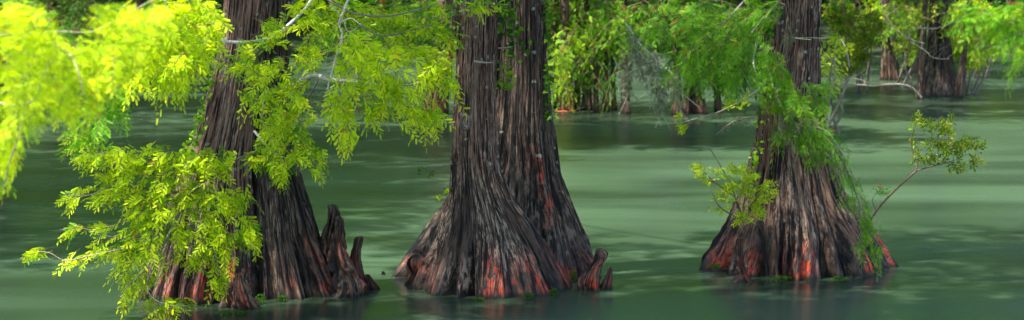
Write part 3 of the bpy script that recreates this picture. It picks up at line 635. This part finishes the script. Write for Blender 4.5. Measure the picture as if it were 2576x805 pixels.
bgtree('far clump of red-footed stems under drooping lime foliage right of the middle cypress', [(1425, 1420, -20, 22, 44, 7, 0, D_(red=1., pale=.8, warm=.5)), (1452, 1455, -20, 10, 18, 6, .3), (1478, 1476, -20, 14, 30, 6, .2, D_(red=.9)), (1400, 1398, 0, 10, 14, 5, .6, D_(warm=.2)), (1500, 1496, 100, 10, 16, None, -.2), (1525, 1522, 120, 10, 20, None, .1, D_(red=.8)), (1545, 1540, 120, 8, 14, None, .2)],
       [(1420, 30, 60, 40, 0, .3), (1500, 40, 60, 45, 0, .3), (1440, 100, 60, 40, 0, .5, 'fresh'), (1410, 150, 40, 45, 0, .8, 'fresh'), (1500, 90, 60, 40, 0, .5, 'green'), (1415, 200, 34, 38, 0, 1, 'fresh'), (1395, 240, 18, 30, 0, 1.2, 'fresh'), (1490, 110, 50, 40, 0, .4), (1510, 180, 50, 40, 0, .8, 'deep'), (1465, 170, 40, 40, 0, .8, 'deep'), (1520, 225, 34, 28, 0, 1, 'deep'), (1470, 225, 22, 22, 0, 1, 'deep'), (1560, 120, 40, 50, 0, .6), (1550, 40, 50, 40, 0, .4)],
       49.3, 'green', [(2, 49.5, 4, 2.4, 1.6, 1.6, 130)])
bgtree('mossy dark snag with bare twigs at its foot, standing alone right of the red-footed clump', [(1573, 1572, -20, 12, 28, 6, 0, D_(red=.4, pale=1., warm=.1))],
       [(1600, 40, 60, 40, 0, .3), (1620, 100, 50, 40, 0, .5), (1575, 80, 30, 50, 0, .5)], 48.6, 'green', [(2.6, 49, 4.2, 2, 1.6, 1.5, 80)])
bgtree('leaning reddish far stumps and stems under green foliage, left of the rightmost cypress', [(1705, 1700, 120, 14, 32, 5, -.3, D_(red=1., pale=.7)), (1727, 1732, 60, 14, 24, 5, .1, D_(pale=.9)), (1742, 1738, 0, 14, 26, 6, .4, D_(pale=1.)), (1762, 1752, 190, 14, 34, None, 0, D_(red=1.)), (1776, 1771, 248, 5, 12, None, -.2, D_(red=.8)), (1806, 1797, 60, 12, 20, 6, .5, D_(pale=1.))],
       [(1690, 30, 60, 40, 0, .3), (1770, 40, 60, 40, 0, .3), (1700, 110, 60, 40, 0, .5), (1780, 120, 60, 40, 0, .5), (1850, 60, 50, 60, 0, .4), (1860, 150, 50, 50, 0, .6)], 48.6, 'green', [(4.2, 49, 4, 2.4, 1.6, 1.6, 120)])
bgtree('thick black-footed cypress, stoutest of the far trees at right', [(2362, 2362, -30, 46, 112, 7, 0, D_(red=.5, pale=.5, warm=0., flute=.10, na=200, nz=140)), (2313, 2330, -30, 12, 20, 6, -.8, D_(red=.1, pale=.6)), (2412, 2432, 60, 14, 24, 5, -.6, D_(red=.05, pale=1.)), (2330, 2300, -30, 10, 13, 5, .2, D_(pale=.6))],
       [(2300, 20, 60, 30, 0, .2, 'olive'), (2270, 60, 40, 35, 0, .2), (2420, 40, 50, 35, .2, .2), (2440, 90, 40, 30, .2, .3), (2300, 100, 30, 25, 0, .3, 'olive'), (2380, 60, 30, 30, 0, .2, 'olive'), (2470, 140, 40, 16, .5, .1, 'lime'), (2420, 150, 20, 26, 0, .6), (2340, 30, 60, 30, 0, .2, 'lime'), (2270, 20, 50, 34, 0, .3, 'lime'), (2290, 80, 34, 30, 0, .4, 'lime'), (2440, 60, 40, 30, .2, .3, 'lime')], 53.6, 'green', [(9.7, 54, 4.5, 3, 1.8, 1.6, 150)], dens=12, second=False)
bgtree('dark leaning cypress foot left of the stout black-footed one', [(2244, 2228, -30, 26, 56, 6, 0, D_(red=.3, pale=.4, warm=.1, na=140)), (2292, 2300, 60, 44, 62, None, 3, D_(red=.1, pale=.2, na=140))],
       [(2230, 20, 60, 30, 0, .2), (2200, 70, 40, 30, 0, .3), (2260, 90, 30, 24, 0, .4), (2290, 130, 30, 16, 0, .4), (2190, 30, 50, 36, 0, .3, 'lime'), (2240, 50, 40, 30, 0, .3, 'lime')], 59.0, 'green', [(9.5, 60, 5, 3, 1.6, 1.6, 110)], dens=8)
bgtree('two far stems behind the lime boughs between the left and middle cypresses', [(1085, 1122, -20, 34, 56, 7, 0, D_(red=.9, pale=1., warm=.6)), (1112, 1150, 0, 16, 26, 6, .5, D_(pale=1., warm=.4))],
       [(1000, 30, 80, 40, 0, .2), (1080, 60, 60, 50, 0, .4), (960, 100, 80, 50, 0, .4), (860, 60, 80, 60, 0, .3), (880, 130, 60, 40, 0, .5), (1120, 130, 30, 50, 0, .5, 'lime')], 48.3, 'green', [(-2.6, 49, 4, 3, 1.6, 1.6, 150)])
bgtree('shaded cypress glimpsed between the yellow boughs and the leftmost trunk', [(510, 520, -20, 22, 40, 7, 0, D_(red=.2, warm=.1)), (460, 450, 0, 16, 26, 6, .8), (352, 350, 0, 14, 24, 6, .3)],
       [(480, 40, 80, 50, 0, .3), (400, 110, 80, 40, 0, .4), (520, 90, 50, 40, 0, .4), (300, 60, 80, 50, 0, .3)], 60., 'deep', [(-9, 61, 4, 3.5, 1.6, 1.8, 140)])
bgtree('shaded cypress behind the upper left corner of leaves', [(140, 130, -20, 26, 44, 7, 0, D_(red=.2))], [(160, 20, 90, 40, 0, .2), (60, 60, 80, 60, 0, .3), (240, 50, 80, 50, 0, .3), (180, 110, 80, 40, 0, .4)], 62, 'deep', [(-12, 62, 4, 4, 1.6, 1.8, 160)])
bgtree('dark trunk cut by the left edge of the picture', [(-2, 2, -20, 22, 36, 7, 0, D_(red=.2, warm=.3))], [(-40, 40, 60, 60, 0, .3), (20, 100, 60, 40, 0, .4)], 40, 'deep', [(-9, 40, 5, 2, 1.6, 1.8, 60)])

# bent bare bough arching into the water and other bare twigs
def bare(P, Y, r0, r1, label, col=(.30, .25, .20), side=6, name='bare_branch', group='bare branches over the far water', sl=.5):
    mb = MB(); Q = tube(mb, [at(u, v, Y) for u, v in P], r0, r1, col, wob=.02)
    for i in range(side):
        a = Q[int((i + .7) / side * (len(Q) - 1))]; d = unit(np.array([rng.normal() * .8, rng.normal() * .3, .3 + .5 * rng.random()])); l = sl * (.5 + rng.random())
        q = tube(mb, [a, a + d * l * .5 + .04 * rng.normal(size=3), a + d * l + .08 * rng.normal(size=3)], r1 * .8, r1 * .35, col)
        for _ in range(2): e = q[rng.integers(2, len(q))]; tube(mb, [e, e + unit(rng.normal(size=3)) * l * .35], r1 * .5, r1 * .25, col)
    return tag(mb.build(name, M_TWIG), label, 'branch', group)
bare([(2318, 246), (2295, 222), (2260, 212), (2200, 216), (2140, 212), (2085, 198)], 52.6, .036, .014, 'bare bough arching over the water down to the foot of the stout far cypress', side=4)
bare([(2200, 218), (2170, 205), (2140, 192)], 52.7, 0.0108, 0.0048, 'short pale bough crossing the arching one', side=5)
bare([(2325, 110), (2290, 98), (2250, 70), (2225, 30), (2215, 0)], 52.3, 0.0180, 0.0072, 'crooked pale bough slanting up-left from the stout far cypress', (.32, .27, .21), 5)
bare([(2290, 95), (2260, 40), (2235, -15)], 52.0, 0.0120, 0.0060, 'thin straight twig beside the crooked pale bough', (.32, .27, .21), 3)
bare([(2300, 70), (2350, 72), (2400, 55), (2440, 25), (2480, 0)], 52.1, 0.0156, 0.0060, 'whitish bough reaching up-right in front of the stout far cypress', (.38, .33, .27), 7)
bare([(2290, 105), (2330, 130), (2350, 145), (2390, 148)], 52.0, 0.0120, 0.0036, 'fine grey twig hanging across the stout far trunk', (.35, .36, .30), 6)
bare([(2455, 120), (2500, 116), (2540, 124), (2576, 132)], 53, 0.0132, 0.0060, 'bare bough over the water near the right edge', (.42, .36, .28), 3)
bare([(2120, 120), (2160, 130), (2200, 100), (2215, 60)], 57, 0.0180, 0.0072, 'dark crooked bough left of the leaning far cypress', (.12, .09, .08), 4)
bare([(2180, 190), (2188, 120), (2170, 60), (2160, 0)], 58, 0.0210, 0.0072, 'dark upright stem behind the rightmost cypress foliage', (.13, .10, .08), 6)
bare([(2172, 190), (2140, 100), (2150, 10)], 58.4, 0.0180, 0.0072, 'second dark upright stem leaning left behind the rightmost cypress foliage', (.13, .10, .08), 6)
bare([(1395, 281), (1425, 281), (1450, 277)], 48.4, .030, .012, 'orange-red driftwood floating at the foot of the far red-footed clump', (.34, .09, .04), 2, 'driftwood', None, .2)
bare([(1450, 277), (1480, 268), (1510, 262)], 48.6, .02, .008, 'black waterlogged stick beside the orange driftwood', (.04, .03, .03), 3, 'driftwood', None, .2)
bare([(1560, 262), (1590, 240), (1605, 255)], 48.2, .014, .006, 'dark twig sticking out beside the mossy snag', (.05, .035, .03), 5)
for i, (P, lab) in enumerate((([(1575, 60), (1610, 110), (1650, 150), (1690, 185), (1710, 205)], 'longest grey lichen-hung bough sloping down-right above the far water'),
                              ([(1600, 120), (1640, 170), (1670, 225)], 'grey lichen-hung twig drooping below the longest one'), ([(1570, 90), (1580, 140), (1576, 205)], 'lichen curtain hanging straight down the mossy snag'))):
    m = empty('lichen_bough', at(*P[0], 40), lab, 'branch', 'lichen-hung boughs'); wb, lb = MB(), MB(); Yb = (41, 41.5, 48)[i]
    Q = tube(wb, [at(u, v, Yb) for u, v in P], .02, .007, (.36, .36, .28), wob=.01)
    n = 46; idx = rng.integers(2, len(Q), n)
    for j in idx[:10]: tube(wb, [Q[j], Q[j] + np.array([.15 * rng.normal(), .1, -.25]), Q[j] + np.array([.2 * rng.normal(), .1, -.5 - .3 * rng.random()])], .008, .004, (.36, .36, .28))
    grow(lb, None, Q[len(Q) // 2], (.1, .1, .1), 1, .1, .1, T_MOSSY, 'moss')
    P2 = Q[rng.integers(1, len(Q), 240)] + rng.normal(size=(240, 3)) * .03; P2[:, 2] -= rng.random(240) ** 2.2 * .45; P2[:, 0] += rng.normal(size=240) * .05
    place(lb, T_MOSSY, P2, rng.normal(size=(240, 3)) * .3 + np.array([0, 0, -1]), rng.normal(size=(240, 3)), .05 + .09 * rng.random(240), np.array(PAL['moss'][1]) * (.6 + .6 * rng.random((240, 1))))
    wb.build('stem', M_TWIG, m); lb.build('lichen', M_MOSS, m, smooth=False)

# bushes at the right and behind
def bush(label, L, Y, pal, dens=18, tmpl=T_BROAD, sl=.2, tl=.45, stems=5, second=None):
    c = L[0]; x = at(c[0], c[1], Y); t = empty('waterside_bush', (x[0], Y, 0), label, 'bush', 'leafy bushes in the far shallows'); wb, lb = MB(), MB()
    for i in range(stems):
        e = L[i % len(L)]; q = at(e[0] + rng.normal() * e[2] * .4, e[1] - e[3] * .5, Y); a = np.array([x[0] + rng.normal() * .25, Y + rng.normal() * .2, -.1])
        tube(wb, [a, (a + q) / 2 + rng.normal(size=3) * .12, q], .035, .012, (.22, .19, .15), wob=.02)
    blobs(lb, wb, L, Y, 1.6, dens, tl, sl, tmpl, pal, k=6, wr=.006, tip=.35, droop=.2)
    if second: blobs(lb, wb, L, Y + 1, 1., dens * .7, tl, sl, tmpl, second, k=6, wr=.006, tip=.1, droop=.2)
    wb.build('stem', M_TWIG, t); lb.build('leaves', M_BROAD if tmpl is T_BROAD else M_LEAF, t, smooth=False)
bush('bright broad-leaved bush hugging the right side of the rightmost cypress', [(2095, 160, 24, 30, .2, .2), (2110, 110, 30, 26), (2090, 200, 18, 20, .3, .5)], 44, 'lime', 26, T_MID, .16)
bush('round-leaved bush with dark stems right of the rightmost cypress', [(2150, 130, 32, 30, 0, -.2), (2140, 170, 28, 20), (2190, 60, 36, 30), (2130, 60, 36, 30), (2110, 30, 40, 30), (2165, 100, 34, 24)], 55, 'olive', 22, second='deep')
bush('low spreading bush with yellow-green leaves over the water near the right edge', [(2430, 130, 30, 24, .3, 0), (2480, 128, 40, 16, .6, 0), (2530, 118, 36, 14, .7, 0), (2440, 160, 20, 14, .2, .3)], 54, 'lime', 20, T_BROAD, .18)
bush('leafy bush crowding behind the stout far trunk', [(2300, 60, 44, 40), (2290, 120, 34, 18), (2400, 100, 40, 36), (2350, 20, 60, 24)], 56.5, 'olive', 12, T_BROAD, .2, second='deep')
bush('shaded bush left of the far bank gap at right', [(2480, 60, 50, 44), (2540, 60, 44, 40), (2440, 20, 50, 30)], 60, 'lime', 12, T_BROAD, .24, second='deep')

# blurred near spray at the right edge
NR = empty('overhanging_bough', at(2700, 60, 15), 'soft green feathery bough hanging in from the upper right edge', 'branch')
b = Bough()
b.limb([(2720, 20, 15), (2620, 60, 15), (2560, 90, 15), (2510, 60, 15)], .009, .003)
b.blobs([(2560, 30, 60, 34, -.5, .2), (2520, 60, 50, 34, -.5, .3), (2560, 95, 40, 34, -.3, .6), (2565, 145, 26, 30, -.2, .9), (2480, 30, 50, 30, -.6, .1), (2440, 18, 40, 20, -.7, 0)], 15, .5, 190, .18, .08, T_FINE, 'green', k=6, tip=.3, droop=.5, wr=.002)
b.done(NR)

# ------------------------------------------------------------------ forest on the far bank
FG = 'forest trees on the far bank'
spec = [(-230, 'olive'), (30, 'dark'), (230, 'deep'), (420, 'dark'), (600, 'deep'), (760, 'dark'), (900, 'deep'), (1040, 'dark'), (1180, 'deep'), (1390, 'dark'), (1490, 'deep'), (1610, 'deep'), (1700, 'dark'), (1810, 'deep'), (1930, 'dark'), (2100, 'dark'), (2210, 'deep'), (2310, 'dark'), (2440, 'deep'), (2540, 'dark'), (2660, 'deep')]
where = ['beyond the left edge', 'behind the yellow bough at far left', 'behind the dark gap in the upper left foliage', 'behind the yellow bough left of the leftmost trunk', 'behind the leftmost trunk', 'behind the sprays right of the leftmost trunk', 'behind the bleached dead twig',
         'behind the lime boughs left of the middle cypress', 'behind the front stem of the middle cypress', 'just right of the middle cypress behind the red-footed clump', 'behind the right half of the red-footed clump', 'behind the lichen-hung boughs', 'behind the leaning reddish stumps',
         'behind the soft green foliage left of the rightmost cypress', 'behind the upper trunk of the rightmost cypress', 'just right of the rightmost cypress', 'behind the leaning far cypress foot', 'behind the stout black-footed cypress', 'right of the stout black-footed cypress', 'behind the bush at the right edge', 'beyond the right edge']
for i, (u, pal) in enumerate(spec):
    Y = 71 + 5 * rng.random() + (3 if u > 2000 else 0); p = at(u, 100, Y); x = p[0]
    t = empty('forest_tree', (x, Y, .3), 'shaded ' + ('dark' if pal == 'dark' else 'green') + ' bank tree ' + where[i], 'tree', FG)
    trunk('trunk', t, [(v, u - w / 2 + q, u + w / 2 + q) for v, w, q in ((-150, 16, 8 * rng.normal()), (-40, 19, 3 * rng.normal()), (60, 22, 0), (150, 34, 0))], Y, 10, (.03 * rng.normal(), 0), na=48, nz=60, seed=100 + i, flute=.2, red=.1, pale=.8, nf=6, bot=-.2)
    lb, wb = MB(), MB()
    for q in range(7):
        cz = 1.2 + 1.9 * q + rng.random(); grow(lb, wb, (x + rng.normal() * 1.1, Y + rng.normal() * 1.2 - (.5 if q < 2 else 0), cz), (2.2, 1.6, 1.1), 46, .9, .34, T_FAR, pal if rng.random() < .6 else 'deep', k=7, wr=.01, tip=.2)
    for q in range(9):
        grow(lb, None, (x + rng.normal() * 1.3, Y + 1 + rng.normal(), 13 + 1.4 * q), (2.6, 1.6, 1.4), 34, 1.4, .7, T_FAR, pal, k=6, tip=.2)  # high tufts out of view, added to keep sky reflection off the water
    wb.build('twigs', M_TWIG, t)['kind'] = 'stuff'; lb.build('crown', M_LEAF, t, smooth=False)
# undergrowth: one mass on the bank, nobody could count it
lb = MB()
for i in range(110):
    x = -26 + 52 * rng.random(); y = 69 + 9 * rng.random() + max(0, x - 4) * .14; zb = float(bankz(np.array([x]), np.array([y]))[0])
    grow(lb, None, (x, y, max(.1, zb) + .5), (1.3, .9, .7), 26, .5, .26, T_FAR if i % 3 else T_BROAD, ('dark', 'deep', 'green', 'deep')[i % 4], k=6)
tag(lb.build('undergrowth', M_LEAF, None, smooth=False), 'dark tangled undergrowth along the far bank', 'undergrowth', kind='stuff')

#SHADE
# ------------------------------------------------------------------ leaf masses added high above the picture to shade the water and trunks
def crown(parent, targets, z=8.5, n=95, pal='green', sl=.34):
    """leaf masses whose shade falls on the given points (x, y, radius) of the water"""
    lb, wb = MB(), MB(); top = np.array(parent.location) + np.array([.2, 0, z - 1.5])
    for (x, y, r) in targets:
        c = np.array([x, y, 0.]) + SUN * z / SUN[2] + np.array([0, 0, rng.normal() * .5])
        mb = MB(); tube(mb, [top, (top * .6 + c * .4) + rng.normal(size=3) * .3 + np.array([0, 0, .7]), (top * .3 + c * .7) + rng.normal(size=3) * .3, c], .028, .008); mb.build('branch', M_TWIG, parent)
        grow(lb, None, c, (r, r, .8), n * r * r, .7, sl, T_FAR, pal, k=7, wr=.008, tip=.2, soft=1)
    lb.build('crown', M_LEAF, parent, smooth=False)  # unseen leaf masses, placed for the shade they throw
crown(T1, [(-6.8, 30.5, 2.2), (-1.8, 23.9, 1.1), (-7, 34, 2.2), (-1.2, 25.6, .9), (-4.5, 38, 2.6), (-8, 27.5, 1.4), (-3.8, 33, 2.0), (-8.5, 39, 2.6), (-5, 43, 2.6), (-1.5, 41, 2.2), (-2.2, 37, 1.8), (-2.6, 30.6, 1.0), (-5.2, 28.4, 1.2), (-2.6, 33.6, 1.3)])
crown(T2, [(.9, 24.6, 1.1), (.9, 22.8, 1.6), (-.2, 28.2, 1.2), (-1, 21.5, 1.5), (-2.2, 35, 1.4)])
crown(T3, [(5.2, 24.0, 1.2), (3.7, 24.4, 1.0), (6.6, 24.4, 1.2), (1.2, 24.0, 1.2), (6.6, 23, 1.6), (3.6, 28.6, 1.2), (6.8, 25.4, 1.1), (6.8, 28, 1.8), (4.6, 28.4, 1.4), (5, 23.4, 1.4), (3.2, 23.4, 1.5), (2., 27.0, 1.3)])
# far shallows trees: wide unseen crowns added to shade the water around them
for o in [q for q in bpy.data.objects if q.get('group') == BGG]:
    x, y = o.location[0], o.location[1]
    tg = [(x - 2.4 + 1.6 * i + .4 * rng.normal(), y - 3.6 - 1.2 * (i % 2) - rng.random(), 1.6) for i in range(4)]
    if x > 6 or x < -3: tg += [(x - 2 + 2 * i, y + 9 + 3 * (i % 2), 2.) for i in range(4)]
    crown(o, tg, 6.0, 34, 'green', .5)
